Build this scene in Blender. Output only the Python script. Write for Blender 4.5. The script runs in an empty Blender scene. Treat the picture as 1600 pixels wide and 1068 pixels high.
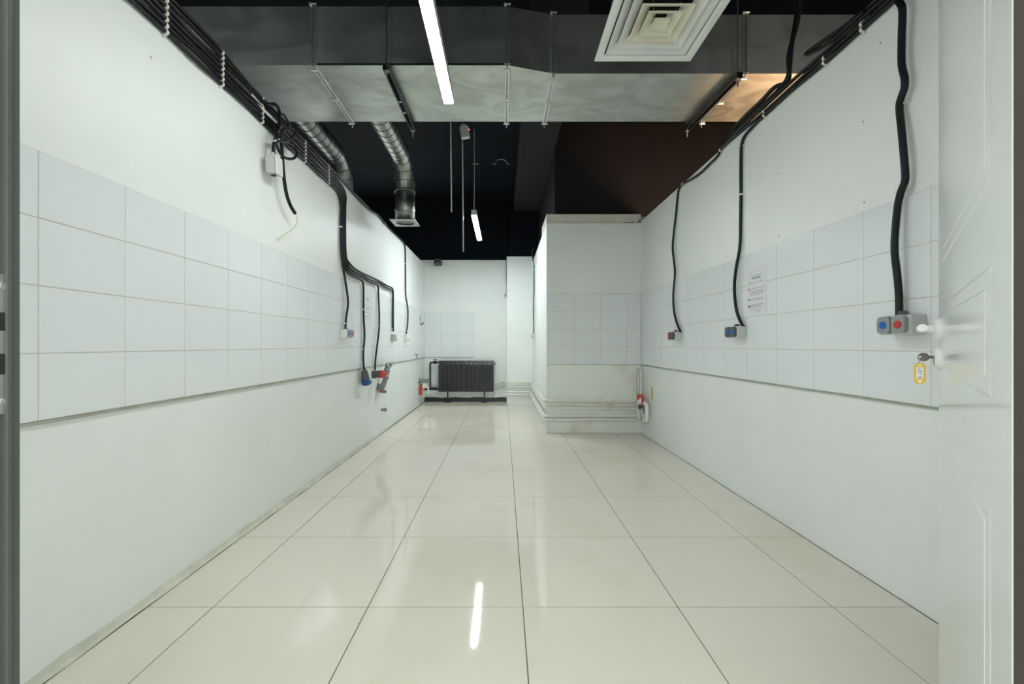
import bpy, bmesh, math, random
from mathutils import Vector, Matrix
random.seed(7)
S = bpy.context.scene
COL = S.collection
PI = math.pi

# ------------------------------------------------------------------ camera, world, exposure
F = 666.67; U0 = 786.0; V0 = 538.0; CH = 1.016        # focal length in px, vanishing point, eye height
cam_d = bpy.data.cameras.new('camera'); cam = bpy.data.objects.new('camera', cam_d); COL.objects.link(cam)
cam.location = (0, 0, CH); cam.rotation_euler = (PI/2, 0, 0)
cam_d.sensor_width = 36; cam_d.lens = 15.0
cam_d.shift_x = (800-U0)/1600; cam_d.shift_y = (V0-534)/1600
cam_d.clip_start = 0.02
S.camera = cam
w = bpy.data.worlds.new('world'); S.world = w; w.use_nodes = True
w.node_tree.nodes['Background'].inputs[0].default_value = (0.9, 0.95, 0.92, 1)
w.node_tree.nodes['Background'].inputs[1].default_value = 2.1
S.view_settings.view_transform = 'Standard'; S.view_settings.look = 'None'
S.view_settings.gamma = 1.0; S.view_settings.use_curve_mapping = False
S.view_settings.exposure = 0.94
TUBE = (44.0, 76.0)                                           # strength of the two linear lamps
def lamp(name, loc, power, colour, radius):
    l = bpy.data.lights.new(name, 'POINT'); l.energy = power; l.color = colour; l.shadow_soft_size = radius
    o = bpy.data.objects.new(name, l); o.location = loc; COL.objects.link(o); return o
lamp('warm_bulb_of_next_room', (2.55, 3.0, 1.5), 135, (1.0, 0.58, 0.31), 0.40)

# ------------------------------------------------------------------ materials
def new_mat(name):
    m = bpy.data.materials.new(name); m.use_nodes = True
    return m, m.node_tree, m.node_tree.nodes['Principled BSDF']
def mat(name, col, rough=0.5, metal=0.0, spec=0.5, var=0.0, scale=6.0, bump=0.0, bscale=60.0, coat=0.0, col2=None, lo=0.35, hi=0.65, rvar=0.0, stretch=(1,1,1), dist=0.0):
    m, nt, b = new_mat(name)
    b.inputs['Base Color'].default_value = (*col, 1); b.inputs['Roughness'].default_value = rough
    b.inputs['Metallic'].default_value = metal; b.inputs['Specular IOR Level'].default_value = spec
    b.inputs['Coat Weight'].default_value = coat
    tc = nt.nodes.new('ShaderNodeTexCoord'); mp = nt.nodes.new('ShaderNodeMapping'); mp.inputs['Scale'].default_value = stretch
    geo = nt.nodes.new('ShaderNodeNewGeometry'); nt.links.new(geo.outputs['Position'], mp.inputs[0])
    if var or col2:
        n = nt.nodes.new('ShaderNodeTexNoise'); n.inputs['Scale'].default_value = scale; n.inputs['Detail'].default_value = 5; n.inputs['Distortion'].default_value = dist
        nt.links.new(mp.outputs[0], n.inputs['Vector'])
        r = nt.nodes.new('ShaderNodeValToRGB'); r.color_ramp.elements[0].position = lo; r.color_ramp.elements[1].position = hi
        r.color_ramp.elements[0].color = (*(col2 or tuple(c*(1-var) for c in col)), 1); r.color_ramp.elements[1].color = (*col, 1)
        nt.links.new(n.outputs['Fac'], r.inputs[0]); nt.links.new(r.outputs[0], b.inputs['Base Color'])
        if rvar:
            mr = nt.nodes.new('ShaderNodeMapRange'); mr.inputs[1].default_value = lo; mr.inputs[2].default_value = hi
            mr.inputs[3].default_value = rough+rvar; mr.inputs[4].default_value = rough
            nt.links.new(n.outputs['Fac'], mr.inputs[0]); nt.links.new(mr.outputs[0], b.inputs['Roughness'])
    if bump:
        n2 = nt.nodes.new('ShaderNodeTexNoise'); n2.inputs['Scale'].default_value = bscale; n2.inputs['Detail'].default_value = 4
        nt.links.new(mp.outputs[0], n2.inputs['Vector'])
        bp = nt.nodes.new('ShaderNodeBump'); bp.inputs['Strength'].default_value = bump; bp.inputs['Distance'].default_value = 0.01
        nt.links.new(n2.outputs['Fac'], bp.inputs['Height']); nt.links.new(bp.outputs[0], b.inputs['Normal'])
    return m
def speckled(name, col, dot, rough, scale, thr, metal=0.0, keep=0.5):
    """paint with sparse small spots (nail holes, splashes)"""
    m, nt, b = new_mat(name)
    b.inputs['Roughness'].default_value = rough; b.inputs['Metallic'].default_value = metal
    geo = nt.nodes.new('ShaderNodeNewGeometry')
    v = nt.nodes.new('ShaderNodeTexVoronoi'); v.inputs['Scale'].default_value = scale
    nt.links.new(geo.outputs['Position'], v.inputs['Vector'])
    lt = nt.nodes.new('ShaderNodeMath'); lt.operation = 'LESS_THAN'; lt.inputs[1].default_value = thr
    nt.links.new(v.outputs['Distance'], lt.inputs[0])
    sp = nt.nodes.new('ShaderNodeSeparateColor'); nt.links.new(v.outputs['Color'], sp.inputs[0])
    gt = nt.nodes.new('ShaderNodeMath'); gt.operation = 'GREATER_THAN'; gt.inputs[1].default_value = keep
    nt.links.new(sp.outputs[0], gt.inputs[0])
    mu = nt.nodes.new('ShaderNodeMath'); mu.operation = 'MULTIPLY'; nt.links.new(lt.outputs[0], mu.inputs[0]); nt.links.new(gt.outputs[0], mu.inputs[1])
    n = nt.nodes.new('ShaderNodeTexNoise'); n.inputs['Scale'].default_value = 2.2; n.inputs['Detail'].default_value = 4
    nt.links.new(geo.outputs['Position'], n.inputs['Vector'])
    r = nt.nodes.new('ShaderNodeValToRGB'); r.color_ramp.elements[0].position = .3; r.color_ramp.elements[1].position = .7
    r.color_ramp.elements[0].color = (*[c*.95 for c in col], 1); r.color_ramp.elements[1].color = (*col, 1)
    nt.links.new(n.outputs['Fac'], r.inputs[0])
    mx = nt.nodes.new('ShaderNodeMix'); mx.data_type = 'RGBA'
    nt.links.new(mu.outputs[0], mx.inputs[0]); nt.links.new(r.outputs[0], mx.inputs[6]); mx.inputs[7].default_value = (*dot, 1)
    nt.links.new(mx.outputs[2], b.inputs['Base Color'])
    n2 = nt.nodes.new('ShaderNodeTexNoise'); n2.inputs['Scale'].default_value = 35; nt.links.new(geo.outputs['Position'], n2.inputs['Vector'])
    bp = nt.nodes.new('ShaderNodeBump'); bp.inputs['Strength'].default_value = .06; bp.inputs['Distance'].default_value = .01
    nt.links.new(n2.outputs['Fac'], bp.inputs['Height']); nt.links.new(bp.outputs[0], b.inputs['Normal'])
    return m
WHITE = (0.845, 0.88, 0.855)
M = {}
M['paint'] = speckled('white_wall_paint', WHITE, (.25,.24,.21), .45, 2.3, .012, keep=.45)
M['paint_old'] = mat('stained_white_paint', (0.83,0.85,0.80), .5, col2=(.72,.68,.55), scale=2.6, lo=.30, hi=.47, bump=.15, bscale=25)
M['cap'] = mat('bare_plaster', (.74,.70,.62), .7, var=.12, scale=8, bump=.1)
M['tile'] = mat('white_wall_tile', (0.80,0.835,0.845), .16, var=.02, scale=1.5, spec=.5)
M['grout'] = mat('wall_grout', (.66,.66,.56), .85, var=.12, scale=20)
M['edge'] = mat('grey_edge_strip', (.42,.42,.36), .7, var=.25, scale=12)
M['fillet'] = mat('greyish_plaster_fillet', (.68,.69,.57), .7, var=.18, scale=9, bump=.2)
M['floor_tile'] = mat('cream_porcelain', (.785,.745,.64), .045, var=.035, scale=1.6, spec=.5, col2=(.74,.685,.565), lo=.28, hi=.46)
M['floor_grout'] = mat('dark_joint', (.085,.078,.06), .8, var=.3, scale=30)
M['dark'] = mat('matt_black_paint', (.005,.0075,.0125), .8, var=.3, scale=3, bump=.15, bscale=8, spec=.15)
M['beam'] = mat('charcoal_paint', (.022,.022,.025), .8, var=.2, scale=4, bump=.1, bscale=10, spec=.3)
M['brown'] = mat('dark_brown_paint', (.0095,.0095,.0115), .8, var=.3, scale=3, bump=.15, bscale=8, spec=.3)
M['galv'] = mat('galvanised_sheet', (.62,.655,.62), .42, metal=1.0, var=.20, scale=3.2, rvar=.12, bump=.03, bscale=14, stretch=(1,1.6,1.6), dist=1.4, lo=.36, hi=.62)
M['galv2'] = mat('bright_galvanised', (.36,.38,.355), .38, metal=1.0, var=.05, scale=5, rvar=.03)
M['zinc'] = mat('bright_zinc', (.72,.75,.72), .42, metal=1.0, var=.1, scale=20)
M['steel_dark'] = mat('blackened_steel', (.035,.038,.042), .45, metal=.6)
M['steel'] = mat('zinc_steel', (.55,.56,.55), .35, metal=1.0, var=.15, scale=30)
M['nickel'] = mat('worn_nickel', (.11,.105,.095), .5, metal=1.0, var=.2, scale=80)
M['cable'] = mat('black_cable_sheath', (.0055,.0065,.0065), .42, spec=.35)
M['clip'] = mat('white_clip_plastic', (.74,.73,.67), .45)
M['plastic'] = mat('light_grey_plastic', (.60,.62,.60), .4, var=.04, scale=20)
M['white_plastic'] = mat('white_plastic', (.78,.79,.77), .35)
M['midgrey'] = mat('grey_button_plate', (.30,.31,.31), .4)
M['darkgrey'] = mat('dark_grey_plastic', (.085,.09,.095), .45)
M['pvc'] = mat('grey_drain_plastic', (.24,.245,.245), .4, var=.08, scale=30)
M['blue'] = mat('blue_plastic', (.006,.13,.52), .35)
M['red'] = mat('red_plastic', (.62,.035,.03), .38)
M['plugblue'] = mat('blue_plug_plastic', (.012,.10,.30), .4)
M['yellow'] = mat('yellow_tag_plastic', (.72,.46,.015), .35)
M['wire'] = mat('yellow_green_wire', (.60,.52,.10), .5)
M['paper'] = mat('white_paper', (.78,.79,.83), .22, spec=.5)
M['ink'] = mat('grey_print', (.22,.23,.25), .6)
M['teal'] = mat('teal_print', (.02,.18,.30), .6)
M['ink_dark'] = mat('dark_print', (.06,.06,.06), .6)
M['door'] = mat('white_door_film', (.72,.755,.73), .13, var=.02, scale=2)
M['jamb'] = mat('grey_frame_metal', (.072,.075,.069), .5, spec=.25, var=.14, scale=14, stretch=(1,1,.3))
M['jamb2'] = mat('taupe_frame_metal', (.056,.051,.042), .6, spec=.15, var=.1, scale=8)
M['black'] = speckled('black_radiator_enamel', (.016,.016,.020), (.75,.76,.74), .42, 20, .10, keep=.66)
M['blackplain'] = mat('black_enamel', (.018,.018,.021), .35)
M['pipe'] = mat('cream_painted_pipe', (.85,.84,.74), .35, col2=(.58,.50,.34), scale=5, lo=.28, hi=.38)
M['pipe2'] = mat('white_painted_pipe', (.84,.85,.81), .35, col2=(.45,.42,.34), scale=8, lo=.28, hi=.37)
M['grille'] = mat('white_diffuser_enamel', (.78,.79,.76), .4, var=.05, scale=8)
M['grille_y'] = mat('yellowed_diffuser_enamel', (.76,.73,.58), .4, var=.05, scale=8)
M['void'] = mat('plenum_black', (.01,.01,.01), .9)
M['alu'] = mat('white_lamp_housing', (.70,.72,.72), .35)
def emis(name, col, s):
    m, nt, b = new_mat(name); b.inputs['Base Color'].default_value = (.8,.8,.8,1)
    b.inputs['Emission Color'].default_value = (*col, 1); b.inputs['Emission Strength'].default_value = s; return m
M['tube'] = emis('lit_lamp_diffuser', (.95,1.0,.985), TUBE[0]); M['tube2'] = emis('lit_far_lamp_diffuser', (.93,1.0,1.0), TUBE[1])
M['led'] = emis('red_led', (1,.05,.05), 6)

# ------------------------------------------------------------------ mesh helpers
def obj(name, bm, m, parent=None, smooth=False, kind=None):
    me = bpy.data.meshes.new(name); bmesh.ops.recalc_face_normals(bm, faces=bm.faces); bm.to_mesh(me); bm.free()
    if smooth:
        for p in me.polygons: p.use_smooth = True
        try: me.set_sharp_from_angle(angle=math.radians(40))
        except Exception: pass
    me.materials.append(m if not isinstance(m, str) else M[m])
    o = bpy.data.objects.new(name, me); COL.objects.link(o)
    if parent: o.parent = parent
    if kind: o['kind'] = kind
    return o
def inst(name, me, parent, loc, rot=(0,0,0), scl=(1,1,1)):
    o = bpy.data.objects.new(name, me); COL.objects.link(o); o.parent = parent; o.location = loc; o.rotation_euler = rot; o.scale = scl; return o
def empty(name, loc=(0,0,0), rz=0):
    o = bpy.data.objects.new(name, None); COL.objects.link(o); o.location = loc; o.rotation_euler = (0,0,rz); o.empty_display_size = .05; return o
def tag(o, label, cat, group=None, kind=None):
    o['label'] = label
    if cat: o['category'] = cat
    if group: o['group'] = group
    if kind: o['kind'] = kind
    return o
def box(lo, hi, bev=0.0, seg=2, bm=None):
    bm = bm or bmesh.new()
    r = bmesh.ops.create_cube(bm, size=1)
    for v in r['verts']:
        v.co = Vector([lo[i]+(v.co[i]+.5)*(hi[i]-lo[i]) for i in range(3)])
    if bev:
        es = {e for v in r['verts'] for e in v.link_edges}
        bmesh.ops.bevel(bm, geom=list(es), offset=bev, segments=seg, affect='EDGES', profile=.5)
    return bm
def hexa(pts, bm=None):
    """8 corners: bottom 4 (ccw), top 4"""
    bm = bm or bmesh.new()
    v = [bm.verts.new(p) for p in pts]
    for f in ((0,1,2,3),(4,5,6,7),(0,1,5,4),(1,2,6,5),(2,3,7,6),(3,0,4,7)): bm.faces.new([v[i] for i in f])
    return bm
def fillet(pts, rad, n=5):
    P = [Vector(p) for p in pts]
    if rad <= 0: return P
    out = [P[0]]
    for i in range(1, len(P)-1):
        a, b, c = P[i-1], P[i], P[i+1]
        r1 = min(rad, (a-b).length*.49); r2 = min(rad, (c-b).length*.49)
        p0 = b+(a-b).normalized()*r1; p2 = b+(c-b).normalized()*r2
        for k in range(n+1):
            t = k/n; out.append(p0*(1-t)**2+b*2*t*(1-t)+p2*t*t)
    out.append(P[-1]); return out
def spline(pts, n=8):
    P = [Vector(p) for p in pts]; P = [P[0]*2-P[1]]+P+[P[-1]*2-P[-2]]; out = []
    for i in range(1, len(P)-2):
        p0,p1,p2,p3 = P[i-1:i+3]
        for k in range(n):
            t = k/n
            out.append(.5*((2*p1)+(p2-p0)*t+(2*p0-5*p1+4*p2-p3)*t*t+(3*p1-p0-3*p2+p3)*t**3))
    out.append(P[-2]); return out
def tube(path, r, seg=10, bm=None, cap=True, closed=False):
    bm = bm or bmesh.new()
    pts = [Vector(p) for p in path]
    q = [pts[0]]
    for p in pts[1:]:
        if (p-q[-1]).length > 1e-5: q.append(p)
    pts = q; n = len(pts); rings = []
    t0 = (pts[1]-pts[0]).normalized()
    up = Vector((0,0,1)) if abs(t0.z) < .9 else Vector((1,0,0))
    nrm = (up-t0*up.dot(t0)).normalized()
    for i in range(n):
        t = (pts[min(i+1,n-1)]-pts[max(i-1,0)]).normalized()
        nrm = (nrm-t*nrm.dot(t)).normalized(); bi = t.cross(nrm)
        rr = r(i/(n-1)) if callable(r) else r
        rings.append([bm.verts.new(pts[i]+(nrm*math.cos(2*PI*k/seg)+bi*math.sin(2*PI*k/seg))*rr) for k in range(seg)])
    for a, b in zip(rings, rings[1:]):
        for k in range(seg): bm.faces.new((a[k], a[(k+1)%seg], b[(k+1)%seg], b[k]))
    if cap:
        bm.faces.new(rings[0][::-1]); bm.faces.new(rings[-1])
    return bm
def cyl(a, b, r, seg=16, bm=None): return tube([a, b], r, seg, bm)
def lathe(axis_o, axis_d, prof, seg=20, bm=None):
    """prof: (along, radius) pairs turned about the axis"""
    bm = bm or bmesh.new(); o = Vector(axis_o); d = Vector(axis_d).normalized()
    up = Vector((0,0,1)) if abs(d.z) < .9 else Vector((1,0,0)); u = (up-d*up.dot(d)).normalized(); v = d.cross(u)
    rings = [[bm.verts.new(o+d*a+(u*math.cos(2*PI*k/seg)+v*math.sin(2*PI*k/seg))*max(r,1e-5)) for k in range(seg)] for a, r in prof]
    for p, q in zip(rings, rings[1:]):
        for k in range(seg): bm.faces.new((p[k], p[(k+1)%seg], q[(k+1)%seg], q[k]))
    bm.faces.new(rings[0][::-1]); bm.faces.new(rings[-1]); return bm
def prism(outline, lo, hi, frame, bm=None):
    """closed 2-d outline extruded; frame(u,v,w) -> point"""
    bm = bm or bmesh.new()
    a = [bm.verts.new(frame(u,v,lo)) for u,v in outline]; b = [bm.verts.new(frame(u,v,hi)) for u,v in outline]; n = len(a)
    bm.faces.new(a[::-1]); bm.faces.new(b)
    for i in range(n): bm.faces.new((a[i], a[(i+1)%n], b[(i+1)%n], b[i]))
    return bm
# ------------------------------------------------------------------ the room: measures in metres
XL, XR = -1.397, 1.588; YF = .39; YB = 7.60; YC = 7.27; YR = 4.90; XC = .065; XK = .50
TB = .787; TH = .2025; tt = .009
ZL, ZR_, ZB = 2.445, 2.435, 2.52; ZCEIL = 3.60
def LW(y, z, d): return Vector((XL+d, y, z))
def RW(y, z, d): return Vector((XR-d, y, z))
def LP(px, py, d=.02):                 # a spot read off the photo, set on the plane d in front of the wall it hangs on
    y = (XL+d)*F/(px-U0); return Vector((XL+d, y, CH-(py-V0)/F*y))
def RP(px, py, d=.02):
    y = (XR-d)*F/(px-U0); return Vector((XR-d, y, CH-(py-V0)/F*y))
def struct(name, bm, m, label, cat, parent=None):
    o = obj(name, bm, m, parent); 
    if not parent: tag(o, label, cat, kind='structure')
    return o

# ---- floor
floor = struct('floor', box((-3.3,-1.2,-.06),(3.7,7.9,-.002)), 'floor_grout', 'cream porcelain tiled floor with dark joints', 'floor')
xs = [XL+.020, -1.1233, -.5233, .0767, .6767, 1.2767, XR-.004]
ys = [YF-.25, .452, 1.052, 1.652, 2.252, 2.852, 3.452, 4.052, 4.652, 5.252, 5.852, 6.452, 7.052, YB]
g = .0018
mesh_cache = {}
def slab(name, lo, hi, m, parent, bev=0.0):
    key = (m, bev) + tuple(round(hi[i]-lo[i], 4) for i in range(3))
    if key not in mesh_cache:
        s = [hi[i]-lo[i] for i in range(3)]
        o = obj(name, box((0,0,0), s, bev, 1), m, parent); mesh_cache[key] = o.data; o.location = lo; return o
    return inst(name, mesh_cache[key], parent, lo)
for i in range(6):
    for j in range(len(ys)-1):
        x0, x1, y0, y1 = xs[i], xs[i+1], ys[j], ys[j+1]
        pieces = []
        if y1 <= YR or x1 <= XK: pieces.append((x0,x1,y0,y1))
        elif x0 >= XK:
            if y0 < YR: pieces.append((x0,x1,y0,YR))
        else:
            if y0 < YR: pieces += [(x0,x1,y0,YR),(x0,XK,YR,y1)]
            else: pieces.append((x0,XK,y0,y1))
        for a,b,c,d in pieces:
            if a >= XC-.02 and c < YC < d: d = YC
            elif a >= XC-.02 and c >= YC: continue
            whole = (c,d) == (y0,y1)
            slab('floor_tile', (a+g, c+g, -.008), (b-g, (d-g if whole or d != YR else d-.005), 0), 'floor_tile', floor)

# ---- walls with their tile bands
wall_left = struct('wall_left', box((XL-.10,YF-.15,0),(XL,YB+.1,ZL)), 'paint', 'long white painted wall carrying the big cable bundle', 'wall')
wall_right = struct('wall_right', box((XR,YF-.15,0),(XR+.10,YR+.0,ZR_)), 'paint', 'white painted wall behind the opened door', 'wall')
bm = box((XK,YR,0),(XR+.10,YB+.1,2.41)); wall_recess = struct('wall_recess', bm, 'paint', 'white boxed-out wall with stained foot and pipes around it', 'wall')
wall_back = struct('wall_back', box((XL-.1,YB,0),(XK,YB+.1,ZB)), 'paint', 'white far wall behind the black radiator', 'wall')
wall_pillar = struct('wall_pillar', box((XC,YC,0),(XK,YB,ZB-.005)), 'paint', 'white pillar between radiator wall and boxed-out wall', 'wall')
obj('lower_panel', box((XK-.0015,YR-.003,.004),(XR,YR,TB-.006)), 'paint_old', wall_recess)
# plaster cap of the boxed-out wall: a little behind the face, its lower edge curling up at the far end
bm = bmesh.new()
out = [(XK,2.41),(1.10,2.41),(1.35,2.413),(1.47,2.425),(1.54,2.445),(XR,2.475),(XR,2.515),(XK,2.515)]
prism(out, YR+.012, YR+.6, lambda u,v,w_: Vector((u,w_,v)), bm); obj('plaster_cap', bm, 'cap', wall_recess)
TB = .787; TH = .2025; tt = .009
def tile_band(wall, frame_lo, axis, edges, facing, z0=TB, rows=4):
    """tiles 20 cm high in rows; axis 'y' on the long walls, 'x' on the short ones"""
    for a, b in zip(edges, edges[1:]):
        for r in range(rows):
            za, zb = z0+r*TH, z0+(r+1)*TH
            if axis == 'y':
                lo = (frame_lo if facing > 0 else frame_lo-tt, a+.0013, za+.0013); hi = (frame_lo+tt if facing > 0 else frame_lo, b-.0013, zb-.0013)
            else:
                lo = (a+.0013, frame_lo-tt, za+.0013); hi = (b-.0013, frame_lo, zb-.0013)
            slab('wall_tile', lo, hi, 'tile', wall, .0012)
zt = TB+4*TH
e = [YF]+[1.275+.2935*k for k in range(-3, 22) if YF+.02 < 1.275+.2935*k < YB-.02]+[YB]
tile_band(wall_left, XL, 'y', e, 1)
obj('grout', box((XL,YF,TB),(XL+.0065,YB,zt)), 'grout', wall_left)
obj('edge_strip', box((XL,YF,TB-.011),(XL+.009,YB,TB-.0005)), 'edge', wall_left)
e = [YF]+[1.575+.2965*k for k in range(-4, 12) if YF+.02 < 1.575+.2965*k < YR-.02]+[YR]
tile_band(wall_right, XR, 'y', e, -1)
obj('grout', box((XR-.0065,YF,TB),(XR,YR,zt)), 'grout', wall_right)
obj('edge_strip', box((XR-.009,YF,TB-.009),(XR,YR,TB-.0005)), 'edge', wall_right)
tile_band(wall_recess, YR, 'x', [XK,.816,1.117,1.419,XR-.009], -1)
obj('grout', box((XK,YR-.0065,TB),(XR-.009,YR,zt)), 'grout', wall_recess)
obj('edge_strip', box((XK,YR-.007,TB-.006),(XR-.009,YR,TB-.0005)), 'edge', wall_recess)
tile_band(wall_back, YB, 'x', [XL+.009,-1.11,-.81,-.505], -1)
obj('grout', box((XL+.009,YB-.0065,TB),(-.506,YB,zt)), 'grout', wall_back)
obj('edge_strip', box((XL+.009,YB-.007,TB-.008),(-.506,YB,TB-.0005)), 'edge', wall_back)

# ---- wall with the doorway (behind the opened door), jambs
DXL, DXR, DH = -.4385, .4603, 2.10
bm = box((XL,YF-.15,0),(DXL-.035,YF-.005,ZL)); box((DXR+.045,YF-.15,0),(XR,YF-.005,ZL), bm=bm); box((DXL-.035,YF-.15,DH+.04),(DXR+.045,YF-.005,ZL), bm=bm)
struct('wall_front', bm, 'paint', 'white wall with the doorway', 'wall')
bm = box((DXL-.035,YF-.15,0),(DXL,YF-.002,DH+.04), .0015)
jl = struct('trim_1', bm, 'jamb', 'scuffed grey door jamb with the lock strike plate', 'door frame')
bm = box((DXL-.003,YF-.0165,0),(DXL+.004,YF-.012,DH), .001); obj('bead', bm, 'jamb', jl)
bm = box((DXL-.001,YF-.06,.955),(DXL+.0022,YF-.0125,1.078), .0008); sp = obj('strike_plate', bm, 'steel', jl)
for z0, z1 in ((1.028,1.044),(.990,1.008)): obj('slot', box((DXL,YF-.05,z0),(DXL+.0027,YF-.0155,z1)), 'void', sp)
for z0 in (.966,1.067): obj('screw', lathe((DXL+.0015,YF-.017,z0),(1,0,0),[(0,.004),(.0015,.0035),(.002,.001)],12), 'steel', sp)
bm = box((DXR,YF-.15,0),(DXR+.045,YF-.0045,DH+.04), .0015)
struct('trim_2', bm, 'jamb2', 'dark taupe hinge-side door jamb beside the opened door', 'door frame')
bm = box((DXL,YF-.15,DH),(DXR,YF-.005,DH+.04), .001)
struct('trim_3', bm, 'jamb', 'grey head piece of the door frame', 'door frame')

# ---- nail holes left in the paint
for px, py in ((1216,270),(1135,245),(1350.5,316),(1217,369),(1135,400),(1077,423),(1018,408),(1349,190),(1376,67)):
    q = RP(px, py, 0); obj('nail_hole', lathe(q, (-1,0,0), [(-.004,.0045),(.0012,.0045),(.0012,.002)], 8), 'edge', wall_right)
for px, py in ((433,373),(404,411),(236,90)):
    q = LP(px, py, 0); obj('nail_hole', lathe(q, (1,0,0), [(-.004,.005),(.0012,.005),(.0012,.002)], 8), 'edge', wall_left)
# ---- plaster fillet and black skirting
bm = bmesh.new()
n = 60; prev = None
for k in range(n+1):
    y = YF+.0+(YB-YF)*k/n; hgt = (.030+.004*math.sin(k*1.7)+.002*math.sin(k*4.1))*(1 if y < 4 else max(.25, 1-(y-4)*.35)); wd = hgt*.62
    ring = [bm.verts.new((XL, y, 0)), bm.verts.new((XL+wd, y, .0015)), bm.verts.new((XL+wd*.45, y, hgt*.35)), bm.verts.new((XL+.0005, y, hgt))]
    if prev:
        for q in range(4): bm.faces.new((prev[q], prev[(q+1)%4], ring[(q+1)%4], ring[q]))
    else: bm.faces.new(ring)
    prev = ring
bm.faces.new(prev[::-1])
struct('baseboard_left', bm, 'fillet', 'uneven plaster fillet along the foot of the cable wall', 'skirting')
bm = bmesh.new(); prev = None
for k in range(25):
    x = XL+.001+(XC-XL-.002)*k/24; z = .070+.004*math.sin(k*.9)+.003*math.sin(k*2.3)
    ring = [bm.verts.new(p) for p in ((x,YB-.0005,0),(x,YB-.014,0),(x,YB-.012,z),(x,YB-.0005,z+.006))]
    if prev:
        for q in range(4): bm.faces.new((prev[q], prev[(q+1)%4], ring[(q+1)%4], ring[q]))
    else: bm.faces.new(ring)
    prev = ring
bm.faces.new(prev[::-1])
struct('baseboard_back', bm, 'blackplain', 'black painted skirting under the radiator', 'skirting')

# ---- dark upper shell
struct('ceiling', box((-3.3,-.0+YF-.15,ZCEIL),(3.7,7.9,ZCEIL+.1)), 'dark', 'black painted ceiling slab high above the room', 'ceiling')
struct('wall_upper_back', box((-3.3,YB+.02,ZB),(.607,YB+.12,ZCEIL)), 'dark', 'black painted wall above the far wall', 'wall')
struct('wall_outer_left', box((-3.4,YF-.15,0),(-3.3,7.9,ZCEIL)), 'dark', 'black wall of the space beyond the cable wall', 'wall')
struct('wall_outer_right', box((3.6,YF-.15,0),(3.7,5.0,ZCEIL)), 'brown', 'dark wall of the neighbouring space lit by a warm lamp', 'wall')
struct('wall_upper_recess', box((.607,5.0,2.515),(3.6,7.7,ZCEIL)), 'brown', 'dark brown wall above the boxed-out wall', 'wall')
struct('wall_next_room', box((XR+.10,4.95,0),(3.6,5.05,2.515)), 'brown', 'dark end wall of the neighbouring space', 'wall')
struct('wall_upper_front', box((-3.3,YF-.15,ZL),(3.6,YF-.05,ZCEIL)), 'dark', 'black wall above the doorway wall', 'wall')
struct('beam', box((.188,3.0,3.305),(.607,YB+.02,ZCEIL)), 'beam', 'charcoal ceiling beam running to the far wall', 'beam')
struct('pillar_top', box((.15,YC+.01,ZB-.005),(.60,YB+.02,3.305)), 'dark', 'black upper part of the white pillar', 'pillar')

# ------------------------------------------------------------------ rectangular duct
ZD = 2.78; ZT = 3.152; YB_D = 3.379; YF1, YF2 = 2.697, 2.780
duct = tag(empty('ventilation_duct', (0,0,ZD)), 'big rectangular galvanised duct crossing under the black ceiling', 'duct')
def dsec(x0, x1, f0, f1, zt0=ZT, zt1=ZT, name='duct_section'):
    z0, z1a, z1b = 0, zt0-ZD, zt1-ZD
    bm = hexa([(x0,f0,z0),(x1,f1,z0),(x1,YB_D,z0),(x0,YB_D,z0),(x0,f0,z1a),(x1,f1,z1b),(x1,YB_D,z1b),(x0,YB_D,z1a)])
    return obj(name, bm, 'galv', duct)
X1, X2, X3, X4 = -1.197, .027, .328, 1.575
dsec(-3.25, X1, YF1, YF1); dsec(X1, X2, YF1, YF1); dsec(X2, X3, YF1, YF2, ZT, 3.164); dsec(X3, X4, YF2, YF2, 3.164, 3.164); dsec(X4, 3.55, YF2, YF2, 3.164, 3.164)
def flange(x, yf, zt, m='zinc'):
    h = .013; ztl = zt-ZD
    for s in (-1, 1):
        xa = x+s*.011
        bm = box((xa-.007,yf-h,-h),(xa+.007,YB_D+h,-.0005), .002, 1); box((xa-.007,yf-h,-.0005),(xa+.007,yf-.0005,ztl+h), .002, 1, bm)
        fl = obj('flange', bm, m, duct)
    for y in (yf+.02, yf+(YB_D-yf)*.52, YB_D-.005):
        b = box((x-.017,y-.012,-h-.010),(x+.017,y+.012,-h+.002), .003, 1)
        cyl((x-.024,y,-h-.010),(x+.024,y,-h-.010), .004, 8, b); obj('flange_clamp', b, 'steel', duct)
    b = cyl((x-.022,yf-h-.004,ztl+.004),(x+.022,yf-h-.004,ztl+.004), .005, 8); box((x-.02,yf-h-.012,ztl-.005),(x-.008,yf-h+.002,ztl+.013), .002, 1, b); obj('corner_bolt', b, 'steel', duct)
    b = cyl((x,YB_D+h,-h),(x,YB_D+h,-h-.028), .005, 8); obj('corner_bolt', b, 'steel', duct)
for x, yf, zt in ((X1,YF1,ZT),(X2,YF1,ZT),(X3,YF2,3.164),(X4,YF2,3.164)): flange(x, yf, zt)
def edge_lip(x0, x1, y, z): obj('edge_lip', box((x0,y-.006,z-.006),(x1,y,z+.006), .001, 1), 'steel_dark', duct)
edge_lip(X1+.02, X2-.02, YF1, .004)
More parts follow.
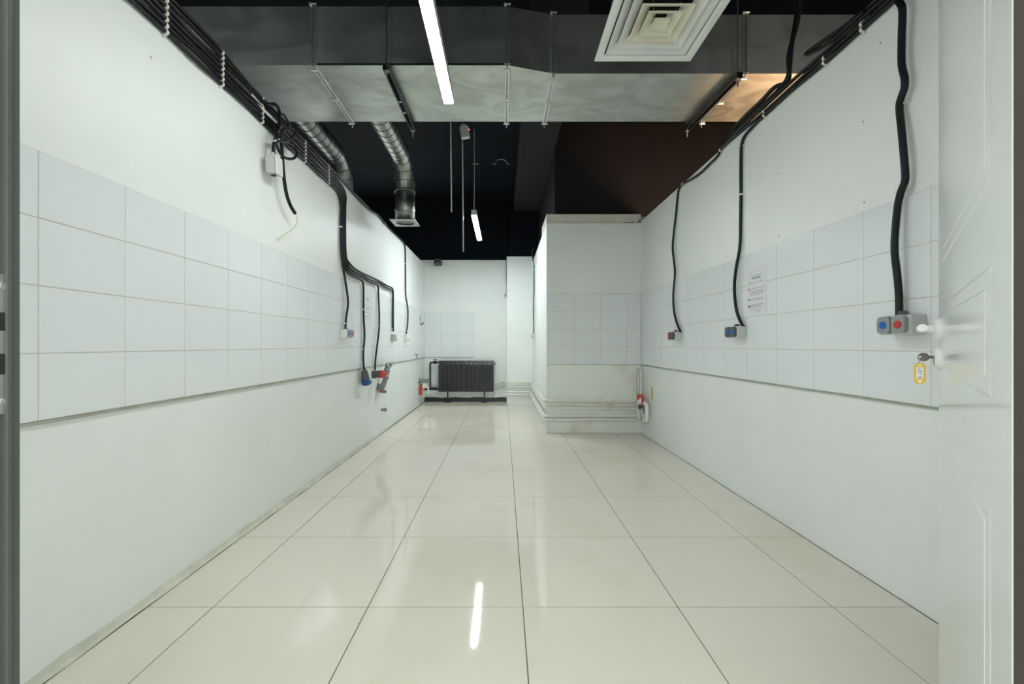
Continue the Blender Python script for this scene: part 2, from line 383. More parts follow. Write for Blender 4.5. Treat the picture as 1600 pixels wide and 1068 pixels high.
def hanger(x, yf, xb=None, name='duct_hanger', label=''):
    """strut channel under the duct on two threaded rods"""
    t = tag(empty(name, (x, yf, ZD)), label, 'hanger', 'strut hangers under the duct'); dx = (xb if xb is not None else x)-x
    y0, y1 = -.05, YB_D-yf+.055; wv = .020
    def P(dxx, y, z): return Vector((dxx+dx*(y-y0)/(y1-y0), y, z))
    bm = bmesh.new()
    for lo, hi, za, zb in ((-wv,wv,-.0225,-.0195),(-wv,-wv+.003,-.0530,-.0225),(wv-.003,wv,-.0530,-.0225),(-wv,-wv+.010,-.0555,-.0530),(wv-.010,wv,-.0555,-.0530)):
        hexa([P(lo,y0,za),P(hi,y0,za),P(hi,y1,za),P(lo,y1,za),P(lo,y0,zb),P(hi,y0,zb),P(hi,y1,zb),P(lo,y1,zb)], bm)
    obj('strut_channel', bm, 'steel_dark', t)
    for y in (y0+.022, y1-.022):
        c = P(0,y,0); b = cyl((c.x,c.y,-.105),(c.x,c.y,ZCEIL-ZD), .0045, 8); obj('threaded_rod', b, 'steel', t)
        b = lathe((c.x,c.y,-.066),(0,0,1),[(0,.010),(.009,.010)],6); lathe((c.x,c.y,-.057),(0,0,1),[(0,.015),(.002,.015)],14,b); obj('nut', b, 'steel', t)
    return t
h1 = hanger(-.728, YF1, -.72, label='black strut hanger under the duct beside the lit lamp')
for y in (.30, .44):
    b = box((-.010,y,-.060),(.012,y+.018,-.052), .002, 1); obj('channel_nut', b, 'steel', h1)
hanger(1.515, YF2, 1.47, label='black strut hanger under the duct near the warm-lit end')

# ------------------------------------------------------------------ spiral ducts
def spiral(name, x, zend, label, plate):
    t = tag(empty(name, (x, 4.6, zend)), label, 'duct', 'round spiral ducts'); r = .100
    zc = 2.97-zend; y0 = YB_D-4.6+.0008; obj('hanger_rod', cyl((0,-.62,zc+r*.98),(0,-.62,ZCEIL-zend), .005, 8), 'steel_dark', t)
    path = [(0,y0,zc),(0,-.30,zc)]
    N = 8
    for k in range(1, N+1):
        a = (PI/2)*k/N; path.append((0,-.30+.30*math.sin(a), zc-.30*(1-math.cos(a))))
    path_top = path; path_low = [path[-1],(0,0,zc-.45)]
    b = tube(path_top, r, 28); up = obj('bent_pipe', b, 'galv2', t, smooth=True)
    b = tube([(0,0,zc-.30),(0,0,.012)], r*1.03, 28, cap=False); lo = obj('straight_pipe', b, 'galv2', t, smooth=True)
    md = lo.modifiers.new('wall', 'SOLIDIFY'); md.thickness = .002
    # raised lock seams
    def seam(c, d, par, rr, tilt):
        d = Vector(d).normalized(); u = Vector((1,0,0)); v = d.cross(u)
        ring = [Vector(c)+(u*math.cos(a)+v*math.sin(a))*rr+d*tilt*math.sin(a+.6) for a in [2*PI*k/28 for k in range(29)]]
        obj('seam', tube(ring, .0034, 5, cap=False), 'steel_dark', par, smooth=True)
    y = y0+.10
    while y < -.32: seam((0,y,zc),(0,1,0),up,r,.03); y += .105
    for k in range(0, N+1, 2):
        a = (PI/2)*k/N; seam((0,-.30+.30*math.sin(a), zc-.30*(1-math.cos(a))),(0,math.cos(a),-math.sin(a)),up,r,.0)
    z = zc-.42
    while z > .06: seam((0,0,z),(0,0,-1),lo,r*1.03,.02); z -= .105
    b = tube([Vector((math.cos(a)*r*1.05, math.sin(a)*r*1.05, zc-.315)) for a in [2*PI*k/28 for k in range(29)]], .007, 6, cap=False); obj('collar', b, 'galv2', t, smooth=True)
    for s in (-1,1): obj('screw', lathe((s*r*1.03,0,zc-.50),(s,0,0),[(0,.006),(.012,.006)],8), 'steel', t)
    if plate:
        bm = bmesh.new(); hs = .135; n = 32
        for z in (0, .003):
            pass
        ins = [[bm.verts.new((math.cos(2*PI*k/n)*r*.96, math.sin(2*PI*k/n)*r*.96, z)) for k in range(n)] for z in (0,.004)]
        def sq(a):
            c, s_ = math.cos(a), math.sin(a); q = max(abs(c),abs(s_)); return c/q*hs, s_/q*hs
        outs = [[bm.verts.new((*sq(2*PI*k/n), z)) for k in range(n)] for z in (0,.004)]
        for k in range(n):
            j = (k+1)%n
            bm.faces.new((ins[0][k],ins[0][j],outs[0][j],outs[0][k])); bm.faces.new((ins[1][k],outs[1][k],outs[1][j],ins[1][j]))
            bm.faces.new((outs[0][k],outs[0][j],outs[1][j],outs[1][k])); bm.faces.new((ins[0][k],ins[1][k],ins[1][j],ins[0][j]))
        obj('end_flange', bm, 'galv2', t)
        wire = [Vector((math.cos(a)*.108, math.sin(a)*.108, .42+.05*math.sin(a*.5))) for a in [2*PI*k/24*1.0 for k in range(25)]]
        wire += [Vector((.118,.0,.36)), Vector((.112,-.01,.30))]
        obj('tie_wire', tube(spline(wire,3), .002, 5), 'steel', t)
    return t
spiral('spiral_duct', -1.056, 2.325, 'round spiral duct bending down to an open square flange', True)
spiral('spiral_duct', -1.718, 2.05, 'round spiral duct bending down behind the cable wall', False)

# ------------------------------------------------------------------ linear lamps
def lamp_bar(y0, y1, label, cap_end):
    t = tag(empty('linear_lamp', (-.347, y0, 2.56)), label, 'lamp', 'linear lamps in one row'); L = y1-y0
    obj('diffuser', box((-.0285,.012,-.008),(.0285,L-.012,.010), .003, 1), 'tube2' if cap_end else 'tube', t)
    obj('housing', box((-.031,.010,.0105),(.031,L-.010,.062), .002, 1), 'alu', t)
    for s_ in (-1,1): obj('side_rail', box((min(s_*.029,s_*.031),.010,0),(max(s_*.029,s_*.031),L-.010,.0105)), 'alu', t)
    for a, b in ((0,.012),(L-.012,L)): obj('end_cap', box((-.032,a,.0),(.032,b,.064), .004, 1), 'plastic' if cap_end else 'alu', t)
    for y in (.12, L-.12):
        b = tube([(0,y,.085),(0,y,ZCEIL-2.56)], .0015, 5); obj('suspension_wire', b, 'steel', t)
        b = lathe((0,y,.062),(0,0,1),[(0,.008),(.014,.008),(.03,.003)],10); obj('wire_grip', b, 'steel', t)
    return t
lamp_bar(1.50, 2.737, 'lit linear lamp hanging in front of the duct', False)
l2 = lamp_bar(5.09, 6.32, 'lit linear lamp hanging far back beyond the duct', True)
b = tube(spline([(0,.03,.064),(0,.02,.15),(.004,.03,.5),(0,.03,ZCEIL-2.56)],6), .003, 6); obj('power_cord', b, 'alu', l2)

# detector with a red light, rods, clamps under the ceiling
def at(px, py, y): return Vector(((px-U0)/F*y, y, CH-(py-V0)/F*y))
p = at(726, 205, 5.0)
t = tag(empty('detector', p), 'small white detector box with red light under the black ceiling', 'detector')
b = box((-.052,-.03,-.085),(.052,.03,.055), .012, 2); bmesh.ops.rotate(b, verts=b.verts, cent=(0,0,0), matrix=Matrix.Rotation(math.radians(-8),3,'Y')); obj('body', b, 'white_plastic', t)
obj('mount', lathe((-.01,0,.05),(0,0,1),[(0,.045),(.02,.04),(.04,.02),(ZCEIL-p.z-.05,.012)],16), 'plastic', t)
obj('led', lathe((.052,-.02,.01),(1,-.4,0),[(0,.006),(.006,.004)],10), 'led', t)
def rod(x, y, z, label):
    o = obj('threaded_rod', cyl((x,y,z),(x-.012,y,ZCEIL), .007, 8), 'alu', None); tag(o, label, 'rod', 'bare rods hanging from the ceiling')
rod((705.5-U0)/F*4.5, 4.5, at(705,331,4.5).z, 'shorter bare steel rod hanging from the ceiling behind the duct')
rod((724-U0)/F*5.0, 5.0, at(724,393,5.0).z, 'longer bare steel rod hanging beside the far lamp')
def clamp(px, py, y, r, label, rod_r):
    c = at(px,py,y); t = tag(empty('pipe_clamp', c), label, 'clamp', 'empty pipe clamps under the ceiling')
    arc = [Vector((math.cos(a)*r, 0, math.sin(a)*r*.8)) for a in [PI*k/14 for k in range(15)]]
    arc = [Vector((r+.03,0,0))]+arc+[Vector((-r-.03,0,0))]
    obj('band', tube(arc, .005, 6), 'steel', t); obj('hanger_rod', cyl((0,0,r*.8),(0,0,ZCEIL-c.z), rod_r, 8), 'steel_dark', t)
clamp(783, 256, 5.4, .075, 'half-round pipe clamp hanging empty from the ceiling', .005)
clamp(743, 256, 5.4, .012, 'tiny pipe clamp on a dark rod above the far lamp', .008)
# black spotlight at the top of the far wall
p = at(684.5, 410, 7.45); t = tag(empty('wall_spotlight', p), 'small black spotlight fixed at the top of the far wall', 'spotlight')
obj('head', box((-.055,-.08,-.03),(.055,.05,.055), .008), 'blackplain', t)
obj('bracket', tube(fillet([(-.07,.0,.02),(-.07,-.02,-.052),(.07,-.02,-.052),(.07,0,.02)],.02), .006, 6), 'steel_dark', t)
obj('foot', box((-.04,.05,-.02),(.04,.149,.04), .004, 1), 'blackplain', t)
obj('lens_rim', tube([Vector((math.cos(a)*.03, -.083, .012+math.sin(a)*.03)) for a in [2*PI*k/20 for k in range(21)]], .004, 6, cap=False), 'steel', t)

# ------------------------------------------------------------------ four-way ceiling diffuser
ZG = 2.68; YG = 2.51; HS = .281
gx = (929+1078)/2; t = tag(empty('air_diffuser', ((gx-U0)/F*YG, YG-HS, ZG)), 'white square four-way air diffuser with nested louvres', 'air diffuser')
def sqring(a0, z0, a1, z1, th=.0025):
    """sloping square louvre: half size a0 at z0 (low rim) to a1 at z1"""
    bm = bmesh.new(); L = []
    prof = ((a0,z0),(a0-.002,z0),(a0-.002,z0+.007),(a0-.010,z0+.0095),(a1,z1),(a1-th,z1+th),(a0-.010,z0+.0125),(a0,z0+.010))
    for a, z in prof:
        L.append([bm.verts.new((sx*a, sy*a, z)) for sx, sy in ((-1,-1),(1,-1),(1,1),(-1,1))])
    for k in range(len(prof)):
        p, q = L[k], L[(k+1)%len(prof)]
        for j in range(4): bm.faces.new((p[j], p[(j+1)%4], q[(j+1)%4], q[j]))
    return bm
bm = bmesh.new(); L = [[bm.verts.new((sx*a, sy*a, z)) for sx, sy in ((-1,-1),(1,-1),(1,1),(-1,1))] for a, z in ((HS,0),(HS,.012),(.240,.012),(.236,.030),(.234,.030),(.238,.004),(.250,0))]
for k in range(7):
    p, q = L[k], L[(k+1)%7]
    for j in range(4): bm.faces.new((p[j], p[(j+1)%4], q[(j+1)%4], q[j]))
obj('frame', bm, 'grille', t)
for a, mname in ((.229,'grille'),(.181,'grille'),(.132,'grille_y'),(.086,'grille_y')):
    obj('louvre', sqring(a, .002, a-.054, .038), mname, t)
bm = sqring(.040, .002, .004, .016); obj('centre_plate', bm, 'grille_y', t)
for s in (-1,1):
    obj('spring', tube([(s*.03,.0,.02),(s*.09,-.16,.05)], .0015, 5), 'steel', t)
bm = box((-.235,-.235,.075),(.235,.235,.09))
for q0,q1 in (((-.237,-.237),(.237,-.234)),((-.237,.234),(.237,.237)),((-.237,-.234),(-.234,.234)),((.234,-.234),(.237,.234))): box((q0[0],q0[1],.012),(q1[0],q1[1],.09), bm=bm); 
obj('plenum', bm, 'void', t)
for sx in (-1,1):
    for sy in (-1,1): obj('hanger_wire', cyl((sx*.2,sy*.2,.09),(sx*.2,sy*.2,ZCEIL-ZG), .002, 5), 'steel', t)

# ------------------------------------------------------------------ cables
CLIP = {}
def clip_mesh(r):
    k = round(r,4)
    if k not in CLIP:
        b = bmesh.new(); n = 8; wd = .006    # saddle over a cable that runs along local x, wall at local z = 0
        prof = [(r*1.0+.004, 0)]+[((r+.0035)*math.cos(a), r+.001+(r+.0035)*math.sin(a)) for a in [PI*q/n for q in range(n+1)]]+[(-r-.004, 0)]
        prin = [(r+.001, 0)]+[((r+.0005)*math.cos(a), r+.001+(r+.0005)*math.sin(a)) for a in [PI*q/n for q in range(n+1)]]+[(-r-.001, 0)]
        A = [[b.verts.new((s*wd, y, z)) for y, z in pr] for pr in (prof, prin) for s in (-1,1)]
        m_ = len(prof)
        for q in range(m_-1):
            b.faces.new((A[0][q],A[0][q+1],A[1][q+1],A[1][q])); b.faces.new((A[2][q],A[2][q+1],A[3][q+1],A[3][q]))
            b.faces.new((A[0][q],A[0][q+1],A[2][q+1],A[2][q])); b.faces.new((A[1][q],A[1][q+1],A[3][q+1],A[3][q]))
        box((-.005,-r-.014,0),(.005,-r-.002,.009), .002, 1, b); lathe((0,-r-.008,.009),(0,0,1),[(0,.0035),(.002,.0035)],8,b)
        me = bpy.data.meshes.new('cable_clip'); bmesh.ops.recalc_face_normals(b, faces=b.faces); b.to_mesh(b and me); b.free(); me.materials.append(M['clip']); CLIP[k] = me
    return CLIP[k]
def add_clip(parent, pos_wall, along, wall, r):
    """pos_wall: point on the wall; along: unit direction of the cable in the wall plane"""
    nrm = Vector((1,0,0)) if wall == 'L' else (Vector((-1,0,0)) if wall == 'R' else Vector((0,-1,0)))
    x = Vector(along).normalized(); y = nrm.cross(x); m_ = Matrix((x,y,nrm)).transposed()
    o = inst('cable_clip', clip_mesh(r), parent, pos_wall, m_.to_euler()); return o
def cable(path, r, label, name='cable', group='black cables along the walls', n=6, mname='cable', seg=8):
    o = obj(name, tube(spline(path, n), r, seg), mname, None, smooth=True); tag(o, label, 'cable', group); return o
rr = .0098; GL = 'black cables of the bundle on the long wall'
def wob(k, i, a=.006): return a*math.sin(i*2.1+k*1.3)+a*.6*math.sin(i*3.7+k*2.9)
CL_Y = [.75, 1.20, 1.75, 2.10, 2.45, 2.98, 3.38]
def run(lane, y_end, z_base=2.298, dz=.0265):
    """points along the top of the long wall for one lane of the bundle"""
    pts = []; z = z_base+lane*dz
    yy = [.47]+CL_Y
    for i, y in enumerate(yy):
        if y > y_end: break
        pts.append(LW(y, z, rr+.002))
        if i+1 < len(yy) and yy[i+1] <= y_end:
            ym = (y+yy[i+1])/2; pts.append(LW(ym, z+wob(lane,i)-.004, rr+.003+abs(wob(lane,i+5,.004))))
    return pts, z
def clips(o, z, ylist):
    for y in ylist: add_clip(o, LW(y, z, 0), (0,1,0), 'L', rr)
def lift(p, d):                                             # stand off the tiles
    return Vector((p.x+d, p.y, p.z))
DT = tt+rr+.002
# lane 0: down to the double switch
pts, z = run(0, 3.4); yv = 3.645
pts += [LW(3.57,z-.01,.013), LW(yv,z-.10,.014), LW(yv,2.05,.013), LW(yv+.005,1.80,.016), LW(3.70,1.62,.022), LW(3.755,1.40,DT+.012), LW(3.735,1.26,DT+.004), LW(3.715,1.165,DT+.004)]
c = cable(pts, rr, 'lowest black cable of the bundle, dropping to the red and blue wall switch', group=GL)
clips(c, z, CL_Y); add_clip(c, LW(yv,2.02,0), (0,0,1), 'L', rr); add_clip(c, LW(3.722,1.20,tt), (0,0,1), 'L', rr)
# lane 1: to the blue plug
def dropper(lane, yv, zh, yd, zend, label, mid, extra=()):
    pts, z = run(lane, 3.4)
    pts += [LW(3.52,z-.004,.013), LW(yv-.01,z-.06,.015), LW(yv,z-.20,.014), LW(yv,2.05,.013), LW(yv+.004,1.86,.014), LW(yv+.02,1.78,.016), LW(yv+.075,zh+.03,.02), LW(yv+.20,zh,DT+.006)]
    y = yv+.45
    i = 0
    while y < yd-.15: pts.append(LW(y, zh+.006*math.sin(y*9+lane), DT+.004)); y += .28
    pts += [LW(yd-.07,zh-.002,DT+.004), LW(yd-.012,zh-.03,DT+.004), LW(yd,zh-.11,DT+.004)]+[LW(yy, zz, DT+.004+dd) for yy, zz, dd in mid]
    c = cable(pts, rr, label, group=GL); clips(c, z, CL_Y); return c
c = dropper(1, 3.668, 1.640, 4.195, .75, 'black cable leaving the bundle and dropping to the blue plug', [(4.20,1.30,0),(4.215,1.10,.004),(4.19,.95,0),(4.195,.85,0),(4.155,.772,.02)])
add_clip(c, LW(4.20,1.36,tt), (0,0,1), 'L', rr); add_clip(c, LW(4.195,.97,tt), (0,0,1), 'L', rr)
c = dropper(2, 3.692, 1.665, 4.70, .7, 'black cable leaving the bundle and dropping to the grey and red plug', [(4.72,1.35,.003),(4.70,1.18,.006),(4.60,.95,.008),(4.57,.83,.004),(4.56,.742,.004)])
add_clip(c, LW(4.71,1.22,tt), (0,0,1), 'L', rr)
c = dropper(3, 3.716, 1.690, 5.31, 1.14, 'black cable reaching furthest along the tile edge, nearer of the pair to the small socket', [(5.31,1.30,0),(5.31,1.18,.004)])
add_clip(c, LW(5.31,1.21,tt), (0,0,1), 'L', rr)
c = dropper(4, 3.740, 1.716, 5.335, 1.14, 'black cable reaching furthest along the tile edge, farther of the pair to the small socket', [(5.335,1.30,0),(5.33,1.18,.004)])
# lane 5: on along the top to the far socket
pts, z = run(5, 3.4)
pts += [LW(3.75,2.425,.014), LW(4.1,2.405,.02), LW(4.45,2.415,.016), LW(4.75,2.45,.014), LW(5.02,2.432,.013), LW(5.5,2.432,.013), LW(5.93,2.436,.013), LW(6.03,2.39,.014), LW(6.05,2.25,.013), LW(6.06,1.95,.013), LW(6.06,1.72,.016), LW(6.16,1.52,DT+.003), LW(6.14,1.30,DT+.003), LW(6.05,1.17,DT+.003)]
c = cable(pts, rr, 'topmost black cable of the bundle, carrying on to the small white socket far back', group=GL); clips(c, z, CL_Y)
for y, zz in ((4.42,2.415),(5.0,2.433)): add_clip(c, LW(y,zz,0), (0,1,0), 'L', rr)
for y, zz in ((6.055,2.16),(6.07,1.70)): add_clip(c, LW(y,zz,0), (0,0,1), 'L', rr)
add_clip(c, LW(6.08,1.21,tt), (0,0,1), 'L', rr)
# lane 6: the cable that ends in loops by the hanging junction box
pts, z = run(6, 2.2, dz=.0262)
pts += [LP(412,160,.025), LP(420,163,.04), LP(430,163,.05), LP(436,172,.06), LP(437,188,.065), LP(436,200,.07), LP(431,214,.06), LP(428,226,.05), LP(427,246,.045)]
c = cable(pts, rr, 'black cable arching off the bundle into the hanging junction box', group=GL); clips(c, z, CL_Y[:4])
lo = [LP(436,196,.05), LP(433,210,.07), LP(432,222,.08), LP(436,236,.085), LP(445,246,.085), LP(457,248,.085), LP(464,241,.08), LP(463,231,.075), LP(456,224,.07), LP(447,221,.065), LP(434,221,.06)]
cable(lo, .0085, 'lower black cable loop hanging over the junction box', name='cable_loop', group='cable loops at the junction box')
lo = [LP(430,219,.075), LP(441,221,.085), LP(452,219,.09), LP(460,212,.09), LP(460,205,.085), LP(452,200,.08), LP(444,201,.075), LP(439,207,.07), LP(437,214,.06)]
cable(lo, .0085, 'upper black cable loop tied against the bundle', name='cable_loop', group='cable loops at the junction box')
lo = [LP(438,178,.06), LP(443,179,.06), LP(449,188,.055), LP(452,194,.05), LP(449,197,.03)]
cable(lo, .0075, 'short black cable arch standing off the top of the bundle', name='cable_loop', group='cable loops at the junction box')
lo = [LP(433,192,.04), LP(438,212,.045), LP(440.5,232,.05), LP(441.5,252,.055), LP(444,280,.06), LP(448,304,.06), LP(454,321,.06), LP(461,333,.06)]
c = cable(lo, .011, 'loose cut black cable hanging down with a bare yellow-green wire', name='loose_cable', group='cut cables')
obj('bare_wire', tube(spline([LP(461,332.5,.06),LP(464,340,.06),LP(463,350,.055),LP(456,359,.045),LP(445,366,.035),LP(434,373,.02)],8), .0022, 6), 'wire', c)
obj('cable_tie', tube(spline([LP(424,219,.03),LP(428,220,.072),LP(433,218.5,.08),LP(437,217.5,.07)],6), .0045, 6), 'clip', c)
# stray white batten along the wall top by the loops
o = obj('steel_rail', hexa([LP(392,150,.002),LP(446,212,.002),LP(446,212,.02),LP(392,150,.02),LP(394,146,.002),LP(448,208,.002),LP(448,208,.02),LP(394,146,.02)]), 'white_plastic'); tag(o, 'white strip along the wall top behind the cable loops', 'strip')

# hanging junction box
p = LP(427, 259, .05); t = tag(empty('junction_box', (XL+.05, p.y, p.z)), 'light grey junction box hanging open from a cable below the loops', 'junction box')
def rotbm(b, rx=0, ry=0, rz=0):
    m_ = Matrix.Rotation(rz,3,'Z')@Matrix.Rotation(ry,3,'Y')@Matrix.Rotation(rx,3,'X'); bmesh.ops.rotate(b, verts=b.verts, cent=(0,0,0), matrix=m_); return b
obj('body', rotbm(box((-.028,-.045,-.05),(.028,.045,.05), .006), rx=.12, rz=.12), 'plastic', t)
obj('lid', rotbm(box((.0285,-.047,-.052),(.036,.047,.052), .003, 1), rx=.12, rz=.12), 'white_plastic', t)
b = rotbm(lathe((0,.0,-.05),(0,0,-1),[(0,.014),(.008,.014),(.010,.008)],16), rx=.12, rz=.12); obj('gland', b, 'nickel', t)
b = rotbm(box((-.018,.048,-.045),(.022,.075,.03), .005), rx=.12, rz=.12); obj('side_block', b, 'plastic', t)
b = rotbm(lathe((0,-.005,.05),(0,0,1),[(0,.016),(.012,.016),(.014,.011),(.024,.0105)],14), rx=.12, rz=.12); obj('gland', b, 'plastic', t)

# right-hand bundle
GR = 'black cables on the wall behind the door'
def rrun(z, ys_, a=.004, d=.012, k=0): return [RW(y, z+(a*math.sin(i*2.3+k)), d) for i, y in enumerate(ys_)]
def rclips(o, z, ylist, r=.0098):
    for y in ylist: add_clip(o, RW(y, z, 0), (0,-1,0), 'R', r)
# thick one nearest the door
pts = [RW(.5,2.435,.02), RW(.9,2.43,.018), RW(1.3,2.43,.02), RW(1.60,2.425,.03), RP(1404,-6,.035), RP(1410,14,.035), RP(1409,60,.03), RP(1409,100,.03), RP(1413.5,122,.03), RP(1413,138,.028), RP(1407,156,.024), RP(1405.5,170,.022), RP(1409,205,.028), RP(1413,250,.03), RP(1414.5,280,.028), RP(1409,296,.028), RP(1403,320,.035), RP(1398.5,365,.045), RP(1398,395,.045), RP(1402,430,.04), RP(1404.5,460,.032), RP(1405,492,.032)]
c = cable(pts, .0125, 'thick wavy black cable dropping to the box with blue and red buttons', group=GR)
for px, py in ((1413,163),(1412,298),(1410,467)):
    q = RP(px,py,0); 
    if py > 330: q = Vector((XR-tt, q.y, q.z))
    add_clip(c, q, (0,0,1), 'R', .0125)
ry = [.5,.8,1.1,1.4,1.87,2.09,2.33,2.57]
z = 2.398; pts = rrun(z, ry)+[RW(2.68,2.392,.012), RP(1176,198,.013), RP(1164,212,.013), RP(1158.5,228,.012), RP(1157.5,260,.012), RP(1157.5,305,.012), RP(1157,345,.012), RP(1156,385,.016), RP(1150,420,.030), RP(1147.5,450,.034), RP(1150,480,.028), RP(1154.5,496,.026), RP(1161,510,.030)]
c = cable(pts, .0098, 'lowest black cable of the short bundle, dropping to the box with two blue buttons', group=GR); rclips(c, z, [.8,1.4,1.87,2.09,2.57])
for px, py, d in ((1160,229,0),(1160,304,0),(1157,496,tt)): q = RP(px,py,d); add_clip(c, q, (0,0,1), 'R', .0098)
z = 2.421; pts = rrun(z, ry, k=2)+[RW(2.8,2.425,.012), RW(3.06,2.43,.012), RP(1121,244,.013), RP(1108,257,.014), RP(1096,269,.014), RP(1082,279,.013), RP(1069,286,.012), RP(1062,293,.012), RP(1059,304,.012), RP(1056,335,.012), RP(1052.5,365,.016), RP(1051,388,.022), RP(1053,408,.022), RP(1054.5,428,.024), RP(1052,460,.030), RP(1053,485,.028), RP(1057,503,.026), RP(1063,518,.03)]
c = cable(pts, .0098, 'black cable running furthest along the wall top, dropping to the box with two red buttons', group=GR); rclips(c, z, [.8,1.4,1.87,2.09,2.57])
for y, zz in ((3.09,2.425),): add_clip(c, RW(y,zz,0), (0,-1,0), 'R', .0098)
q = RP(1069,287,0); add_clip(c, q, (0,-.8,.5), 'R', .0098); q = RP(1058,505,tt); add_clip(c, q, (0,0,1), 'R', .0098)
z = 2.444; pts = rrun(z, [.5,.8,1.1,1.4,1.87,2.09], k=4)+[RW(2.3,2.452,.012), RW(2.55,2.45,.012), RW(2.8,2.447,.014), RW(3.0,2.435,.012)]
c = cable(pts, .0098, 'upper black cable lying along the top of the short bundle', group=GR)
pts = [RW(.5,2.468,.01), RW(1.2,2.470,.01), RW(1.7,2.475,.005), RW(1.95,2.49,.0), RW(2.12,2.50,.03), RW(2.16,2.485,.055), RW(2.11,2.465,.05), RW(2.02,2.455,.03), RW(1.85,2.462,.02)]
cable(pts, .0098, 'black cable curling into a small loop above the short bundle', group=GR)
GH = 'black cables hanging from the ceiling'
for dx, dy, ox, lab in ((0,0,0,'nearer of two black cables hanging from the ceiling onto the short bundle'),(.006,.05,.027,'farther of two black cables hanging from the ceiling onto the short bundle')):
    pts = [(1.655+dx,2.36+dy,ZCEIL),(1.645-dx,2.37,3.1),(1.625+dx*2,2.36+dy,2.85),(1.60-dx,2.37+dy,2.66),(1.592+dx,2.38+dy,2.52),(1.58,2.43+dy,2.478+dx),(1.575,2.55+dy,2.468+dx),(1.574,2.8,2.466+dx),(1.574,2.98-dy,2.452+dx)]
    cable([Vector((q[0]+(ox if q[2] > 2.5 else 0), q[1], q[2]+(ox if q[2] < 2.5 else 0))) for q in pts], .0125, lab, name='hanging_cable', group=GH)

# cables and sockets of the far pillar and boxed-out wall
def bw(px, py, y): return at(px, py, y)
pts = [bw(792.5,400,YB-.03), bw(791.5,408,YB-.015), bw(791.3,430,YB-.015), bw(791.8,448,YB-.015), bw(791.6,458,YB-.02)]
c = cable(pts, .008, 'thin black cable dropping beside the pillar to a small grey socket', group='black cables at the far end'); add_clip(c, Vector((pts[3].x,YB,pts[3].z)), (0,0,1), 'B', .008)
o = empty('wall_socket', bw(790.5,461.5,YB)); tag(o, 'small grey socket on the far wall beside the pillar', 'socket')
obj('body', box((-.026,-.045,-.04),(.026,0,.04), .006), 'plastic', o); obj('cover', lathe((0,-.045,0),(0,-1,0),[(0,.022),(.006,.020)],16), 'midgrey', o)
yk = 6.55
def kp(px, py, d=.015):
    y = (XK-d)*F/(px-U0); return Vector((XK-d, y, CH-(py-V0)/F*y))
yk = 6.75
pts = [Vector((XK-.02,yk-.02,2.54)), Vector((XK-.045,yk,2.46)), Vector((XK-.014,yk,2.30)), Vector((XK-.012,yk,2.15)), Vector((XK-.014,yk-.06,1.9)), Vector((XK-.014,yk+.08,1.55)), Vector((XK-.014,yk+.02,1.36)), Vector((XK-.016,yk,1.20))]
c = cable(pts, .008, 'thin wavy black cable on the flank of the boxed-out wall', group='black cables at the far end')
for zz in (2.2,1.62,1.30):
    o2 = add_clip(c, Vector((XK,yk,zz)), (0,0,1), 'R', .008)
o = empty('wall_socket', (XK, yk, 1.15)); tag(o, 'small grey socket on the flank of the boxed-out wall', 'socket')
obj('body', box((-.045,-.04,-.045),(0,.04,.045), .006), 'plastic', o); obj('cover', lathe((-.045,0,0),(-1,0,0),[(0,.026),(.008,.024)],16), 'midgrey', o)

# ------------------------------------------------------------------ button boxes
def button_box(wall, y, z, cols, label, plate='midgrey', lid='plastic', w_=.135, h_=.075, dp=.062):
    """surface box on a tiled wall, two push buttons in octagonal plates facing the room; first colour is the farther one"""
    sgn = 1 if wall == 'L' else -1; x0 = XL+tt if wall == 'L' else XR-tt
    t = tag(empty('button_box', (x0, y, z)), label, 'switch box', 'push-button boxes on the tiles')
    def bx(a, b, **k):
        lo = (min(a[0]*sgn,b[0]*sgn), a[1], a[2]); hi = (max(a[0]*sgn,b[0]*sgn), b[1], b[2]); return box(lo, hi, **k)
    obj('body', bx((0,-w_/2,-h_/2),(dp,w_/2,h_/2), bev=.006), lid, t)
    obj('gland', lathe((sgn*.028,.0,h_/2),(0,0,1),[(0,.017),(.008,.017),(.010,.014),(.016,.0135)],14), 'darkgrey', t)
    for s, cname in ((1,cols[0]),(-1,cols[1])):
        hw, hh, ch = .0275, .033, .010; yc = s*.0315
        octo = [(-hw,-hh+ch),(-hw+ch,-hh),(hw-ch,-hh),(hw,-hh+ch),(hw,hh-ch),(hw-ch,hh),(-hw+ch,hh),(-hw,hh-ch)]
        pl = obj('button_plate', prism(octo, dp, dp+.016, lambda u,v,q: Vector((sgn*q, yc+u, v))), plate, t)
        obj('push_button', lathe((sgn*(dp+.016),yc,0),(sgn,0,0),[(0,.0145),(.003,.0145),(.0045,.012)],20), cname, pl)
    return t
q = RP(1414,507,.0); button_box('R', 1.655, 1.092, ('blue','red'), 'grey button box with one blue and one red button beside the door', plate='midgrey')
q = RP(1153,519,.07); button_box('R', 2.83, 1.098, ('blue','blue'), 'light grey box with two blue buttons under the notice', plate='darkgrey')
button_box('R', 3.83, 1.094, ('red','red'), 'light grey box with two red buttons, smallest in view on that wall', plate='darkgrey')
button_box('L', 3.69, 1.110, ('red','blue'), 'white switch box with red and blue buttons on the cable wall', plate='midgrey', lid='white_plastic')
def small_socket(y, z, label, m1, m2):
    t = tag(empty('wall_socket', (XL+tt, y, z)), label, 'socket', 'small sockets on the cable wall')
    obj('body', box((0,-.05,-.045),(.05,.05,.045), .006), m1, t)
    obj('front_plate', box((.0505,-.042,-.036),(.060,.042,.036), .004, 1), m2, t)
    obj('cover', lathe((.06,0,0),(1,0,0),[(0,.030),(.012,.028),(.014,.02)],18), m2, t)
small_socket(5.33, 1.098, 'small beige socket at the end of the paired cables', 'plastic', 'grille_y')
